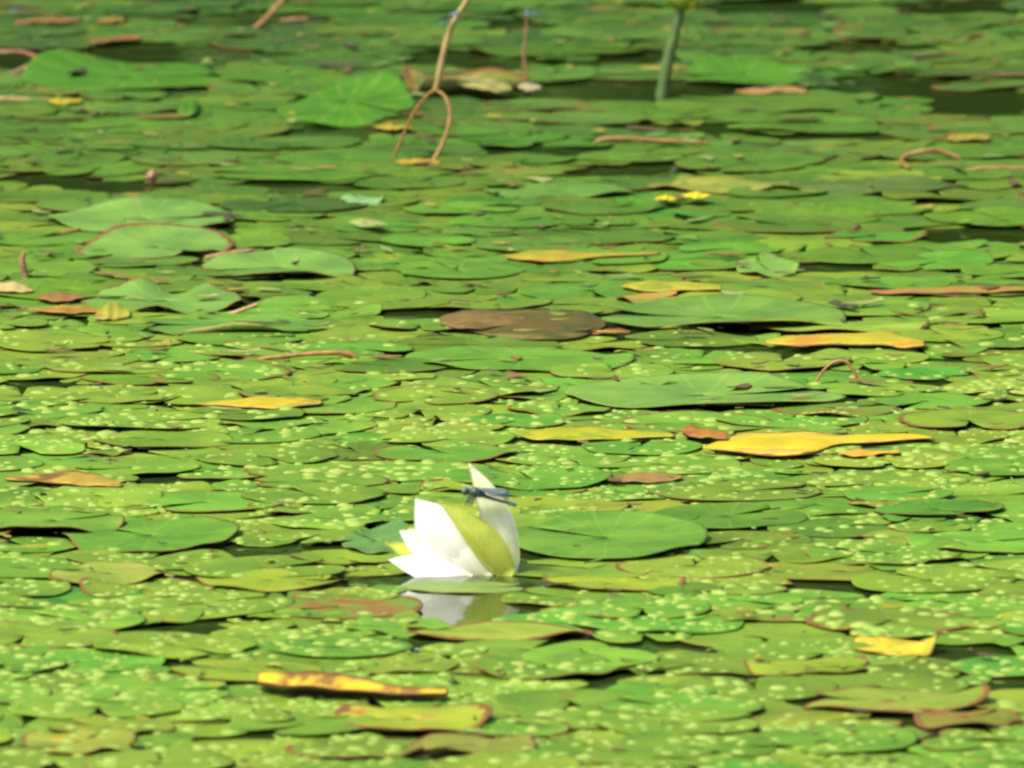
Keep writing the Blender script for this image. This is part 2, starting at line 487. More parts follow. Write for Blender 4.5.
H(498, 633, 200, 13, LP, 'lily pad', 'thin olive lily pad with orange edge before the lily reflection', 'orange-edged olive pad', (0.19, 0.26, 0.03), dict(rim=0.7, blot=0.2, bcol=ORANGE, under=(0.3, 0.13, 0.04)), notch=3.1, tilt=(0, 0.02))
H(412, 720, 156, 27, LP, 'lily pad', 'yellow lily pad flushed with red, curled leaf lying just behind it', 'red-flushed yellow pad', (0.25, 0.30, 0.025), dict(rim=0.7, blot=0.36, bcol=(0.30, 0.13, 0.03), under=(0.28, 0.08, 0.04)), lifts=((0.5, 0.6, 0.006),), notch=3.3)
H(474, 746, 130, 20, LP, 'lily pad', 'reddish olive lily pad in front of the red-flushed yellow pad', 'reddish olive pad', (0.17, 0.19, 0.03), dict(rim=0.4, blot=0.3, bcol=(0.26, 0.15, 0.04)), notch=3.6)
H(893, 648, 92, 18, LP, 'lily pad', 'half yellow lily pad with a bright orange tip beside dark water', 'half yellow pad', (0.34, 0.32, 0.03), dict(rim=0.3, blot=0.5, bcol=(0.62, 0.42, 0.03)), lifts=((0.0, 0.4, 0.008),), notch=3.0)
H(810, 668, 130, 16, LP, 'lily pad', 'plain olive lily pad in front of the half yellow pad', 'plain olive pad', YGREEN, dict(rim=0.3), notch=0.1)
H(272, 582, 158, 16, LP, 'lily pad', 'long yellow-green lily pad without dots lying left of the water lily', 'long yellow-green pad', YGREEN, dict(rim=0.2), notch=0.3)
H(110, 575, 130, 18, LP, 'lily pad', 'yellow-green lily pad with a pinkish end near the unspotted leaf', 'pink-ended pad', (0.19, 0.25, 0.035), dict(rim=0.25, blot=0.3, bcol=(0.32, 0.22, 0.10)), notch=2.9)
H(610, 585, 150, 13, LP, 'lily pad', 'narrow yellowish lily pad touching the reflection of the white water lily', 'narrow yellowish pad', YGREEN, dict(rim=0.5, blot=0.2, bcol=(0.4, 0.36, 0.04)), notch=3.0)
H(465, 584, 124, 12, LP, 'lily pad', 'half sunken pale green lily pad at the foot of the water lily', 'half sunken pad', (0.16, 0.25, 0.06), dict(rim=0.05), und=0.0008, notch=0.0)
H(80, 743, 110, 26, LP, 'lily pad', 'yellowing lily pad with faint orange blotches in the near corner', 'orange-blotched pad', (0.21, 0.25, 0.03), dict(rim=0.3, blot=0.35, bcol=(0.38, 0.25, 0.04)), notch=1.0, spots=10)
H(840, 327, 176, 13, LP, 'lily pad', 'yellow-green lily pad just behind the rolled orange leaf', 'yellow-green pad at the roll', (0.16, 0.27, 0.03), dict(rim=0.2), notch=0.4)
H(820, 347, 5, 2, LP, 'x', 'x', 'x', YGREEN)
HAND.pop()
H(660, 300, 90, 12, LP, 'lily pad', 'orange-flecked green lily pad behind the wide dull bluish leaf', 'orange-flecked pad', (0.17, 0.23, 0.03), dict(rim=0.5, blot=0.4, bcol=(0.38, 0.16, 0.04)), notch=0.9)
H(768, 270, 62, 15, LP, 'lily pad', 'small rounded green lily pad with one upturned edge by yellow leaf', 'small upturned pad', (0.12, 0.24, 0.04), dict(rim=0.15), lifts=((BACK, 0.9, 0.012),), notch=2.0)
H(362, 201, 44, 9, LP, 'lily pad', 'tiny pale mint lily pad in front of the looped brown stalk', 'tiny mint pad', (0.16, 0.30, 0.12), dict(rim=0.05), notch=2.0)
H(560, 192, 150, 12, SD, 'leaf', 'shiny mid green leaf below the long reddish stalk', 'shiny mid green leaf', (0.075, 0.175, 0.025), dict(rim=0.05), notch=2.8)
H(720, 186, 150, 12, LP, 'lily pad', 'yellowish lily pad carrying bright yellow fragments at its front edge', 'yellowish pad', (0.17, 0.21, 0.03), dict(rim=0.3, blot=0.25, bcol=(0.3, 0.24, 0.04)), notch=2.8)
H(760, 104, 210, 20, SD, 'leaf', 'broad soft green leaf in front of the peach withered strip', 'broad soft green leaf', (0.058, 0.125, 0.009), dict(rim=0.05), notch=2.8)
H(870, 187, 200, 14, SD, 'leaf', 'broad greyish green leaf in front of the curled reddish stalk', 'broad greyish leaf', (0.062, 0.115, 0.022), dict(rim=0.05), notch=0.3)
H(560, 50, 180, 12, SD, 'leaf', 'wide plain leaf far out behind the thin red stalk', 'far wide plain leaf', G_FAR, dict(rim=0.05), notch=0.3)
H(300, 78, 190, 14, SD, 'leaf', 'flat mid green leaf joining the humped leaf to the tent-shaped leaf', 'flat mid green leaf', (0.046, 0.13, 0.009), dict(rim=0.05), notch=3.0)
H(470, 90, 134, 15, SD, 'leaf', 'large brown-ended leaf folded over at the foot of the tall stalk', 'folded brown-ended leaf', (0.11, 0.13, 0.02), dict(rim=0.6, blot=0.35, bcol=(0.30, 0.24, 0.07), under=(0.07, 0.085, 0.014)), lifts=((2.9, 0.6, 0.030), (1.2, 0.6, 0.024)), roll=((FRONT + 0.25, 0.045, 0.009),), notch=0.2)

# open water in the picture (px, py, half width, half height)
OPEN = [(165, 56, 100, 11), (590, 93, 70, 10), (705, 89, 70, 7), (985, 103, 55, 12), (872, 86, 70, 10), (475, 62, 60, 9), (310, 191, 60, 6), (985, 237, 55, 8),
        (770, 352, 85, 4), (560, 333, 90, 4), (465, 318, 80, 5), (463, 611, 62, 17), (450, 580, 80, 7), (445, 642, 55, 5), (182, 667, 18, 6), (200, 632, 30, 6), (640, 648, 35, 4),
        (265, 553, 32, 5), (600, 690, 22, 4), (975, 655, 40, 4), (1000, 690, 28, 8), (110, 190, 60, 5), (60, 387, 45, 3), (560, 152, 60, 5), (250, 22, 70, 8), (520, 28, 40, 6), (640, 60, 40, 5), (860, 50, 60, 5), (60, 182, 60, 5), (840, 140, 60, 4), (700, 130, 50, 4),
        (760, 9, 70, 8), (950, 9, 60, 8), (30, 62, 45, 9), (345, 133, 70, 5), (640, 172, 60, 5), (820, 272, 60, 4), (930, 385, 22, 3), (170, 484, 40, 3), (490, 560, 50, 6), (700, 648, 30, 3), (225, 740, 22, 5), (850, 590, 28, 4)]
def in_open(x, y, r):
    px, py = proj((x, y, 0))
    p = (x, y); s = S(p); rv = r * s * sindep(p)
    for (ox, oy, hw, hh) in OPEN:
        if ((px - ox) / (hw + 0.7 * r * s)) ** 2 + ((py - oy) / (hh + 0.7 * rv)) ** 2 < 1: return True
    return False

# ------------------------------------------------------------------ large structure: water, bank, wood
def plane(name, x0, x1, y0, y1, z, mat):
    o = link_mesh(name, [(x0, y0, z), (x1, y0, z), (x1, y1, z), (x0, y1, z)], [(0, 1, 2, 3)], [mat], smooth_faces=False)
    return tag(o, None, None, None, 'structure')
plane('water', -60, 60, -6, 48, 0.0, M_WATER)
def bank():
    nx, ny = 60, 14
    vs_, fs = [], []
    for j in range(ny):
        for i in range(nx):
            x = -110 + 220 * i / (nx - 1); y = 46 + 60 * (j / (ny - 1)) ** 1.5
            z = -0.3 + 1.4 * (1 - math.exp(-(y - 46) / 5)) + 0.25 * math.sin(x * 0.31) * min(1, j / 3) + 0.2 * math.sin(x * 0.9 + y)
            vs_.append((x, y + 1.5 * math.sin(x * 0.13), z))
    for j in range(ny - 1):
        for i in range(nx - 1):
            k = j * nx + i
            fs.append((k, k + 1, k + nx + 1, k + nx))
    tag(link_mesh('terrain', vs_, fs, [M_BANK]), kind='structure')
bank()
def wood():
    rg = np.random.default_rng(3)
    V_, F_ = [], []
    n = 0
    for t in range(110):
        bx = rg.uniform(-42, 42); by = 51 + rg.uniform(0, 20); h = rg.uniform(9, 17); w = rg.uniform(2.4, 4.2)
        q = rg.normal(size=(420, 3)); q /= np.linalg.norm(q, axis=1, keepdims=True)
        q *= rg.uniform(0.5, 1.0, (420, 1)) ** 0.6
        c = np.array([bx, by, 1 + h * 0.52]) + q * np.array([w, w, h * 0.5])
        s = rg.uniform(0.45, 1.0, (420, 1))
        u = rg.normal(size=(420, 3)); u /= np.linalg.norm(u, axis=1, keepdims=True)
        v = np.cross(u, rg.normal(size=(420, 3))); v /= np.linalg.norm(v, axis=1, keepdims=True)
        quad = np.stack([c - u * s, c - v * s * .7, c + u * s, c + v * s * .7], 1).reshape(-1, 3)
        V_.append(quad); F_.append(np.arange(n, n + len(quad)).reshape(-1, 4)); n += len(quad)
    o = link_mesh('far_wood', np.concatenate(V_), np.concatenate(F_).tolist(), [M_WOOD], smooth_faces=False)
    tag(o, 'dense mass of dark green trees on the far bank of the pond', 'trees', None, 'stuff')
wood()

# ------------------------------------------------------------------ place leaves
leaves = []       # dict: kind, x, y, a, b, hand
for h in HAND:
    p = P(h['px'], h['py'], 0.004)
    s, sd_ = S(p), sindep(p)
    a = h['w'] / 2 / s; b = h['h'] / 2 / s / sd_
    leaves.append(dict(kind=h['name'], x=p.x, y=p.y, a=a, b=b, hand=h, r=(a + b) / 2))

# random cover: bigger plain leaves far out, small dotted pads near
cells = {}
def near(x, y):
    ci, cj = int(math.floor(x / 0.3)), int(math.floor(y / 0.3))
    for i in range(ci - 1, ci + 2):
        for j in range(cj - 1, cj + 2):
            yield from cells.get((i, j), ())
Y0, Y1 = 8.4, 19.0
FLOWER = P(463, 571)
def try_place(x, y, kind, r, k):
    for l in near(x, y):
        if (l['x'] - x) ** 2 + (l['y'] - y) ** 2 < (k * (l['r'] + r)) ** 2: return False
    for l in leaves[:len(HAND)]:
        if ((l['x'] - x) / (l['a'] + 0.35 * r)) ** 2 + ((l['y'] - y) / (l['b'] + 0.35 * r)) ** 2 < 1: return False
    if in_open(x, y, r): return False
    l = dict(kind=kind, x=x, y=y, a=r, b=r, r=r, hand=None)
    leaves.append(l)
    cells.setdefault((int(math.floor(x / 0.3)), int(math.floor(y / 0.3))), []).append(l)
    return True
for step, (n, k, lo) in enumerate(((8000, 0.62, 0.55), (18000, 0.54, 0.0), (14000, 0.58, -1.0))):
    for i in range(n):
        y = rng.uniform(Y0, Y1); hw = y * 0.0489 + 0.42
        x = rng.uniform(-hw, hw)
        py = proj((x, y, 0))[1]
        u = rng.random()
        far_f = 1 / (1 + math.exp((py - 215) / 45))
        if u < far_f:
            kind = SD; r = rng.uniform(0.075, 0.115) if step < 1 else rng.uniform(0.055, 0.085) if step < 2 else rng.uniform(0.045, 0.06)
        else:
            kind = LP; r = (rng.uniform(0.066, 0.090) if step < 1 else rng.uniform(0.050, 0.068) if step < 2 else rng.uniform(0.032, 0.045))
            if py < 230: r *= 1.1
        try_place(x, y, kind, r, k)
print('LEAVES', len(leaves), sum(l['kind'] == LP for l in leaves), sum(l['kind'] == SD for l in leaves))

# which lies on which: overlapping leaves get different levels a millimetre or two apart
order = list(range(len(leaves)))
random.shuffle(order)
order.sort(key=lambda i: 0 if leaves[i]['hand'] else 1)
xs = np.array([l['x'] for l in leaves]); ys = np.array([l['y'] for l in leaves]); rs = np.array([max(l['a'], l['b']) for l in leaves])
lev = np.full(len(leaves), -1)
for i in order:
    ov = np.where((xs - xs[i]) ** 2 + (ys - ys[i]) ** 2 < (rs + rs[i]) ** 2)[0]
    used = set(lev[ov].tolist())
    free = [k for k in range(7) if k not in used] or [6]
    if leaves[i]['hand']:
        lev[i] = next((k for k in (6, 7, 8, 5, 9) if k not in used), 7)
    else:
        lev[i] = free[min(int(rng.integers(0, 3)), len(free) - 1)]
for i, l in enumerate(leaves):
    hd = l['hand']
    l['z'] = 0.0018 + 0.0007 * lev[i]
    seed = float((i * 0.61803) % 1.0) + 0.001
    py = proj((l['x'], l['y'], 0))[1]
    if hd:
        kw = dict(hd['kw']); kw.setdefault('notch', 1.0)
        if hd['short'] == 'half sunken pad': l['z'] = 0.0012
        arr = leaf_arrays(l['a'], l['b'], seed=seed, **kw)
        c, cc = hd['c'], hd['cc']
        l['rz'] = 0.0
    else:
        u = rng.random()
        lifts = []
        for _ in range(int(rng.choice([0, 1, 2], p=[0.55, 0.35, 0.10]))):
            lifts.append((rng.uniform(-math.pi, math.pi), rng.uniform(0.25, 0.7), rng.uniform(0.001, 0.001 + 0.006 * rng.random())))
        tone = rng.normal(0, 1)
        if l['kind'] == SD:
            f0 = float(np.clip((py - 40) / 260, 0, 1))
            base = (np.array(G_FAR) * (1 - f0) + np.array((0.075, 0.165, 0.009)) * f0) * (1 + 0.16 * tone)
            mixg = rng.random()
            if mixg < 0.22: base = 0.55 * base + 0.45 * np.array(GLAUC_SHEEN) * 0.75  # some leaves get the pale sheen blended into their colour
            elif mixg < 0.34: base = 0.5 * base + 0.5 * np.array(G_BRIGHT)
            elif mixg < 0.40: base = 0.7 * base + 0.3 * np.array(YGREEN) * 0.8
            ell = rng.uniform(0.95, 1.25)
            spots = 0
        else:
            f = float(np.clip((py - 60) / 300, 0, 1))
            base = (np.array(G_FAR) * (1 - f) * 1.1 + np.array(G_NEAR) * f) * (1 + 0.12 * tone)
            base[0] *= 1 + 0.18 * rng.normal()
            if u < 0.13: base = 0.45 * base + 0.55 * np.array(YGREEN)
            ell = rng.uniform(0.94, 1.10)
            dens = float(np.clip((py - 300) / 130, 0, 1))
            spots = int(max(0, rng.normal(16, 8)) * dens * (l['r'] / 0.07) ** 2) if rng.random() < 0.88 else 0
        blot, bcol, rim = 0.0, BROWN, float(rng.choice([0.0, 0.10, 0.35], p=[0.6, 0.32, 0.08]))
        word = ''
        v_ = rng.random()
        if v_ < 0.05: blot, bcol, word = rng.uniform(0.2, 0.36), (0.26, 0.24, 0.02), 'yellow-blotched '
        elif v_ < 0.09: blot, bcol, rim, word = rng.uniform(0.2, 0.36), (0.20, 0.10, 0.03), 0.5, 'rust-blotched '
        l['a'] = l['r'] * ell; l['b'] = l['r'] / ell
        l['rz'] = rng.uniform(0, 2 * math.pi)
        arr = leaf_arrays(l['a'], l['b'], seed=seed, notch=0.0, gap=rng.uniform(0.05, 0.22), und=abs(rng.normal(0.0006, 0.0006)) + 0.0002, nund=int(rng.integers(2, 5)),
                          lifts=lifts, dish=rng.uniform(-0.001, 0.0014), tilt=(rng.normal(0, 0.006), rng.normal(0, 0.006)), spots=spots, wob=0.025,
                          spot_size=tuple(np.array((0.0036, 0.0096)) * rng.uniform(0.7, 1.25)))
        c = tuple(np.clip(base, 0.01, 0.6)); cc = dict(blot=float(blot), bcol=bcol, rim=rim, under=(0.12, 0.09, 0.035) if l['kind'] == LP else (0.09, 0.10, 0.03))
        look = word
        if l['kind'] == LP: look += 'dotted ' if spots > 5 else 'plain '
        if rim > 0.3 and not word: look += 'brown-rimmed '
        elif u < 0.13 and l['kind'] == LP and not word: look += 'yellowish '
        if l['kind'] == SD: look += 'bluish ' if mixg < 0.22 else 'bright ' if mixg < 0.34 else 'yellowish ' if mixg < 0.40 else 'plain '
        l['look'] = look
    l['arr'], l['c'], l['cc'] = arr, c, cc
    # keep every part of the leaf out of the water surface's plane
    zmin = arr['v'][:, 2].min() + l['z']
    cr, sr = math.cos(l['rz']), math.sin(l['rz'])
    v = arr['v']
    l['wv'] = np.stack([l['x'] + cr * v[:, 0] - sr * v[:, 1], l['y'] + sr * v[:, 0] + cr * v[:, 1], l['z'] + v[:, 2]], -1)

# how much of each leaf the picture shows
allv, allf, own, n = [], [], [], 0
for i, l in enumerate(leaves):
    f = l['arr']['f'][:l['arr']['ntop']]
    allv.append(l['wv']); allf.append(f + n); own.append(np.full(len(f), i)); n += len(l['wv'])
own = np.concatenate(own)
tree = BVHTree.FromPolygons(np.concatenate(allv).tolist(), np.concatenate(allf).tolist())
hits = np.zeros(len(leaves)); cxy = np.zeros((len(leaves), 2))
O = Vector((0, 0, CAM_H))
for py in range(1, HGT, 4):
    for px in range(2, W, 5):
        loc, nrm, idx, dist = tree.ray_cast(O, ray(px, py).normalized())
        if idx is not None:
            k = own[idx]; hits[k] += 1; cxy[k] += (px, py)
del tree
seen = hits > 0
cxy[seen] /= hits[seen][:, None]

# landmarks for the labels
LM = [(hd['px'], hd['py'], 'the ' + hd['short']) for hd in HAND if hits[HAND.index(hd)] > 0]
LM += [(455, 540, 'the white water lily'), (790, 442, 'the bright yellow leaf'), (845, 340, 'the rolled orange leaf'), (265, 402, 'the slim yellow leaf'), (75, 479, 'the tattered tan leaf'),
       (838, 375, 'the arched brown stalk'), (925, 157, 'the curled reddish stalk'), (648, 140, 'the long reddish stalk'), (415, 140, 'the looped brown stalk'),
       (520, 322, 'the sunken brown leaf'), (285, 357, 'the pinkish stalk'), (152, 176, 'the small brown bud'), (355, 690, 'the curled yellow-brown leaf'), (664, 70, 'the green flower stalk'),
       (20, 60, 'the bent twig'), (680, 286, 'the yellow half leaf'), (580, 433, 'the pale yellow leaf'), (640, 477, 'the brown sunken strip'), (960, 291, 'the orange-edged strip'),
       (25, 288, 'the cream leaf tip'), (452, 30, 'the tall tan stalk')]
SECT = ['to the right of', 'behind and right of', 'behind', 'behind and left of', 'to the left of', 'front-left of', 'in front of', 'front-right of']
ORD = ['', 'second ', 'third ', 'fourth ', 'fifth ', 'sixth ', 'seventh ', 'eighth ', 'ninth ', 'tenth ']
book = {}
for i, l in enumerate(leaves):
    if l['hand'] or not seen[i]: continue
    px, py = cxy[i]
    d = [((px - q[0]) ** 2 + ((py - q[1]) * 4.5) ** 2, j) for j, q in enumerate(LM)]
    dist, j = min(d)
    a = math.atan2(-(py - LM[j][1]) * 4.5, px - LM[j][0])
    sct = int(round(a / (math.pi / 4))) % 8
    book.setdefault((l['kind'], l['look'], j, sct), []).append((dist, i))
for (kind, look, j, sct), lst in book.items():
    for n_, (dist, i) in enumerate(sorted(lst)):
        nm = 'lily pad' if kind == LP else 'leaf'
        adj = look + ('green ' if (kind == LP and 'yellowish' not in look) else 'green ' if 'yellowish' not in look else '')
        leaves[i]['label'] = (adj + nm + ', ' + ORD[min(n_, 9)] + SECT[sct] + ' ' + LM[j][2]).replace('  ', ' ')

CAP = {LP: 280, SD: 280}
single = set()
for kind in (LP, SD):
    ids = [i for i, l in enumerate(leaves) if l['kind'] == kind and not l['hand'] and hits[i] >= 2]
    ids.sort(key=lambda i: -hits[i])
    single.update(ids[:CAP[kind] - sum(h['name'] == kind for h in HAND)])
GRP = {LP: 'lily pads floating on the pond', SD: 'larger leaves floating among the lily pads'}
CATS = {LP: 'lily pad', SD: 'leaf'}
rest = dict(v=[], f=[], mi=[], polar=[], col=[], aux=[], under=[]); rn = 0
for i, l in enumerate(leaves):
    arr = l['arr']; nv = len(arr['v'])
    at = colours(nv, l['c'], **l['cc'])
    if l['hand'] or i in single:
        at['polar'] = ('FLOAT_VECTOR', arr['polar'])
        o = link_mesh(l['kind'], arr['v'], fl(arr['f']), [M_LEAF, M_UNDER, M_SPOT], None, (l['x'], l['y'], l['z']), l['rz'], arr['mi'], at)
        if l['hand']: tag(o, l['hand']['label'], l['hand']['cat'], GRP[l['kind']])
        else: tag(o, l['label'], CATS[l['kind']], GRP[l['kind']])
    else:
        rest['v'].append(l['wv']); rest['f'].append(arr['f'] + rn); rest['mi'].append(arr['mi']); rest['polar'].append(arr['polar'])
        for k in ('col', 'aux', 'under'): rest[k].append(at[k][1])
        rn += nv
if rn:
    at = {k: ('FLOAT_COLOR', np.concatenate(rest[k])) for k in ('col', 'aux', 'under')}
    at['polar'] = ('FLOAT_VECTOR', np.concatenate(rest['polar']))
    o = link_mesh('floating_leaves', np.concatenate(rest['v']), fl(np.concatenate(rest['f'])), [M_LEAF, M_UNDER, M_SPOT], mi=np.concatenate(rest['mi']), attrs=at)
    tag(o, 'mass of small green floating leaves filling the gaps between the pads', 'leaves', None, 'stuff')
print('SINGLE', len(single), 'SEEN', int(seen.sum()), 'REST', len(leaves) - len(single) - len(HAND))

# ------------------------------------------------------------------ withered and yellow leaves (elongated shapes)
def strip_leaf(name, cat, label, st, c, cc=None, arch=0.006, curl=0.0, z=0.0085, tip=0.0, group=None, thick=0.0006, nv=9):
    """st: stations (px, py_far_edge, py_near_edge) along the leaf; the blade arches across its width."""
    st = np.array(st, dtype=float)
    n = 34
    t = np.linspace(0, 1, n); ts = np.linspace(0, 1, len(st))
    def cat_(vals): return np.array([p.x for p in spline([(v, 0, 0) for v in vals], (len(st) - 1) * 12)])
    m = [cat_(st[:, k]) for k in range(3)]
    tt = np.linspace(0, 1, len(m[0]))
    xs_, fa, ne = (np.interp(t, tt, k) for k in m)
    sd = abs(hash(label)) % 1000
    rg = np.random.default_rng(int(sum(map(ord, label))) )
    ph = rg.uniform(0, 6, 3)
    top = np.zeros((n, nv, 3))
    wid = np.clip((ne - fa) / max(ne - fa), 0.06, 1) ** 0.9
    mid = P(float(np.mean(xs_)), float(np.mean((fa + ne) / 2)), z)
    for i in range(n):
        A = P(xs_[i], fa[i], z); B = P(xs_[i], ne[i], z)
        for j in range(nv):
            v = j / (nv - 1)
            q = A.lerp(B, v)
            zz = 0.40 * arch * wid[i] * math.sin(math.pi * v) + 0.0010 * wid[i] * math.sin(9 * t[i] + ph[0] + 2 * v) + curl * wid[i] * (abs(2 * v - 1) ** 2) + tip * (t[i] ** 4) + 0.0006 * wid[i] * math.sin(23 * t[i] + ph[1])
            top[i, j] = (q.x - mid.x, q.y - mid.y, zz)
    du = np.gradient(top, axis=0); dv = np.gradient(top, axis=1)
    nn = np.cross(du, dv); nn /= (np.linalg.norm(nn, axis=-1, keepdims=True) + 1e-9)
    if nn[..., 2].mean() < 0: nn = -nn
    bot = top - nn * thick
    verts = np.concatenate([top.reshape(-1, 3), bot.reshape(-1, 3)])
    off = n * nv
    fs, mi = [], []
    for i in range(n - 1):
        for j in range(nv - 1):
            q = i * nv + j
            fs.append((q, q + nv, q + nv + 1, q + 1)[::-1] if False else (q, q + 1, q + nv + 1, q + nv)[::-1]); mi.append(0)
            fs.append((q + off, q + 1 + off, q + nv + 1 + off, q + nv + off)); mi.append(1)
    loop = [(0, j) for j in range(nv)] + [(i, nv - 1) for i in range(1, n)] + [(n - 1, j) for j in range(nv - 2, -1, -1)] + [(i, 0) for i in range(n - 2, 0, -1)]
    for k in range(len(loop)):
        p, q = loop[k][0] * nv + loop[k][1], loop[(k + 1) % len(loop)][0] * nv + loop[(k + 1) % len(loop)][1]
        fs.append((p, q, q + off, p + off)); mi.append(1)
    tg, vg = np.meshgrid(t, np.linspace(0, 1, nv), indexing='ij')
    pol = np.stack([np.maximum(abs(2 * vg - 1), abs(2 * tg - 1) ** 3).ravel(), (vg * 0.4).ravel(), np.full(off, rg.random())], -1)
    at = colours(2 * off, c, **(cc or {}))
    at['polar'] = ('FLOAT_VECTOR', np.concatenate([pol, pol]))
    o = link_mesh(name, verts, fs, [M_LEAF, M_UNDER], None, (mid.x, mid.y, z), 0, mi, at)
    return tag(o, label, cat, group)
YG = 'yellow and withered leaves lying on the pads'
strip_leaf('yellow_leaf', 'leaf', 'big bright yellow leaf drawn out into a long thin tail', [(702, 447, 448), (726, 438, 450), (752, 432, 454), (785, 431, 456), (812, 432, 454), (838, 435, 444), (878, 434, 442), (910, 433, 439), (934, 437, 438)], (0.50, 0.39, 0.02), dict(rim=0.45, blot=0.42, bcol=(0.42, 0.27, 0.045), under=(0.3, 0.16, 0.03)), arch=0.010, group=YG)
strip_leaf('withered_leaf', 'leaf', 'small orange-red scrap of leaf touching the bright yellow leaf', [(680, 430, 431), (692, 426, 436), (710, 429, 438), (728, 434, 439)], (0.32, 0.14, 0.02), dict(rim=0.5, blot=0.45, bcol=(0.24, 0.06, 0.03)), arch=0.004, z=0.012, group=YG)
strip_leaf('yellow_leaf', 'leaf', 'pale yellow leaf lying flat between dotted pads, greenish at one end', [(515, 432, 434), (540, 428, 440), (580, 427, 440), (620, 429, 438), (675, 433, 437)], (0.34, 0.33, 0.02), dict(rim=0.2, blot=0.45, bcol=YGREEN), arch=0.004, group=YG)
strip_leaf('rolled_leaf', 'leaf', 'rolled up orange and yellow leaf at the edge of dark water', [(764, 341, 343), (790, 335, 345), (812, 334, 346), (850, 333, 345), (886, 333, 345), (905, 336, 347), (925, 341, 346)], (0.36, 0.32, 0.025), dict(rim=0.55, blot=0.42, bcol=(0.36, 0.19, 0.025), under=(0.22, 0.11, 0.03)), arch=0.009, group=YG)
strip_leaf('yellow_leaf', 'leaf', 'slim yellow leaf with a brown tapered end among dotted pads', [(195, 403, 404), (225, 400, 406), (262, 397, 408), (300, 397, 406), (322, 400, 404)], (0.40, 0.33, 0.02), dict(rim=0.5, blot=0.40, bcol=(0.24, 0.20, 0.03)), arch=0.006, group=YG)
strip_leaf('withered_leaf', 'leaf', 'tattered tan and brown leaf with ragged ends over a dark gap', [(5, 477, 479), (35, 474, 481), (70, 471, 485), (95, 474, 485), (122, 481, 486)], (0.36, 0.25, 0.04), dict(rim=0.6, blot=0.48, bcol=(0.14, 0.08, 0.02), under=(0.16, 0.08, 0.03)), arch=0.008, group=YG)
strip_leaf('curled_leaf', 'leaf', 'curled brown leaf with a bright yellow front blade, hollow inside', [(258, 677, 686), (280, 680, 694), (310, 681, 696), (350, 684, 697), (395, 690, 698), (448, 692, 698)], (0.46, 0.34, 0.02), dict(rim=0.5, blot=0.40, bcol=(0.20, 0.10, 0.028), under=(0.16, 0.07, 0.03)), arch=-0.004, curl=0.009, group=YG)
strip_leaf('yellow_leaf', 'leaf', 'yellow half leaf between green leaves behind the orange-flecked pad', [(622, 285, 287), (650, 281, 291), (685, 281, 291), (722, 285, 289)], (0.34, 0.31, 0.02), dict(rim=0.2, blot=0.45, bcol=(0.2, 0.24, 0.02)), arch=0.005, group=YG)
strip_leaf('yellow_leaf', 'leaf', 'yellow leaf with an orange spot lying behind the yellow half leaf', [(505, 255, 257), (530, 250, 261), (560, 250, 261), (595, 252, 257), (660, 252, 254)], (0.26, 0.26, 0.02), dict(rim=0.3, blot=0.42, bcol=(0.3, 0.19, 0.025)), arch=0.004, group=YG)
strip_leaf('leaf_fragment', 'leaf', 'bright yellow fragment on the yellowish pad, the wider of two', [(683, 194, 196), (695, 192, 198), (710, 194, 196)], (0.50, 0.42, 0.015), dict(rim=0.0), arch=0.003, z=0.016, group=YG)
strip_leaf('leaf_fragment', 'leaf', 'bright yellow fragment on the yellowish pad, the narrower of two', [(655, 197, 199), (665, 195, 200), (676, 197, 199)], (0.50, 0.42, 0.015), dict(rim=0.0), arch=0.003, z=0.016, group=YG)
strip_leaf('withered_leaf', 'leaf', 'long orange-edged strip of withered leaf near the right side', [(870, 290, 292), (900, 288, 294), (950, 287, 293), (1000, 286, 291), (1040, 286, 290)], (0.22, 0.19, 0.03), dict(rim=0.5, blot=0.45, bcol=(0.28, 0.12, 0.04)), arch=0.005, group=YG)
strip_leaf('withered_leaf', 'leaf', 'brown strip of leaf half under water between dotted pads', [(605, 476, 478), (625, 473, 482), (655, 473, 482), (682, 475, 478)], (0.24, 0.15, 0.05), dict(rim=0.3, blot=0.3, bcol=BROWN), arch=0.003, z=0.006, group=YG)
strip_leaf('withered_leaf', 'leaf', 'cream coloured withered leaf tip above the red-brown leaf', [(-20, 283, 292), (5, 281, 292), (22, 284, 292), (33, 289, 291)], CREAM, dict(rim=0.3, blot=0.2, bcol=(0.4, 0.25, 0.1)), arch=0.008, group=YG)
strip_leaf('withered_leaf', 'leaf', 'small oval red-brown leaf below the cream leaf tip', [(37, 296, 298), (50, 293, 301), (70, 293, 300), (84, 296, 298)], (0.20, 0.10, 0.035), dict(rim=0.2), arch=0.005, group=YG)
strip_leaf('withered_leaf', 'leaf', 'orange withered strip beside the wavy bluish leaf', [(28, 308, 310), (60, 306, 313), (85, 306, 312), (108, 309, 312)], (0.30, 0.16, 0.03), dict(rim=0.3, blot=0.45, bcol=(0.3, 0.26, 0.03)), arch=0.005, group=YG)
strip_leaf('curled_leaf', 'leaf', 'crumpled olive yellow tip curling up from the wavy bluish leaf', [(95, 314, 319), (105, 305, 320), (117, 303, 319), (130, 311, 317)], (0.26, 0.26, 0.03), dict(rim=0.3, blot=0.3, bcol=BROWN), arch=0.016, z=0.006, group=YG)
strip_leaf('sunken_leaf', 'leaf', 'large sunken brown leaf showing through the dark water', [(440, 318, 322), (462, 311, 329), (500, 309, 336), (540, 308, 340), (575, 310, 338), (592, 314, 333), (606, 320, 325)], (0.10, 0.072, 0.018), dict(rim=0.0, blot=0.42, bcol=(0.055, 0.065, 0.014)), arch=0.012, z=0.006, group=YG)
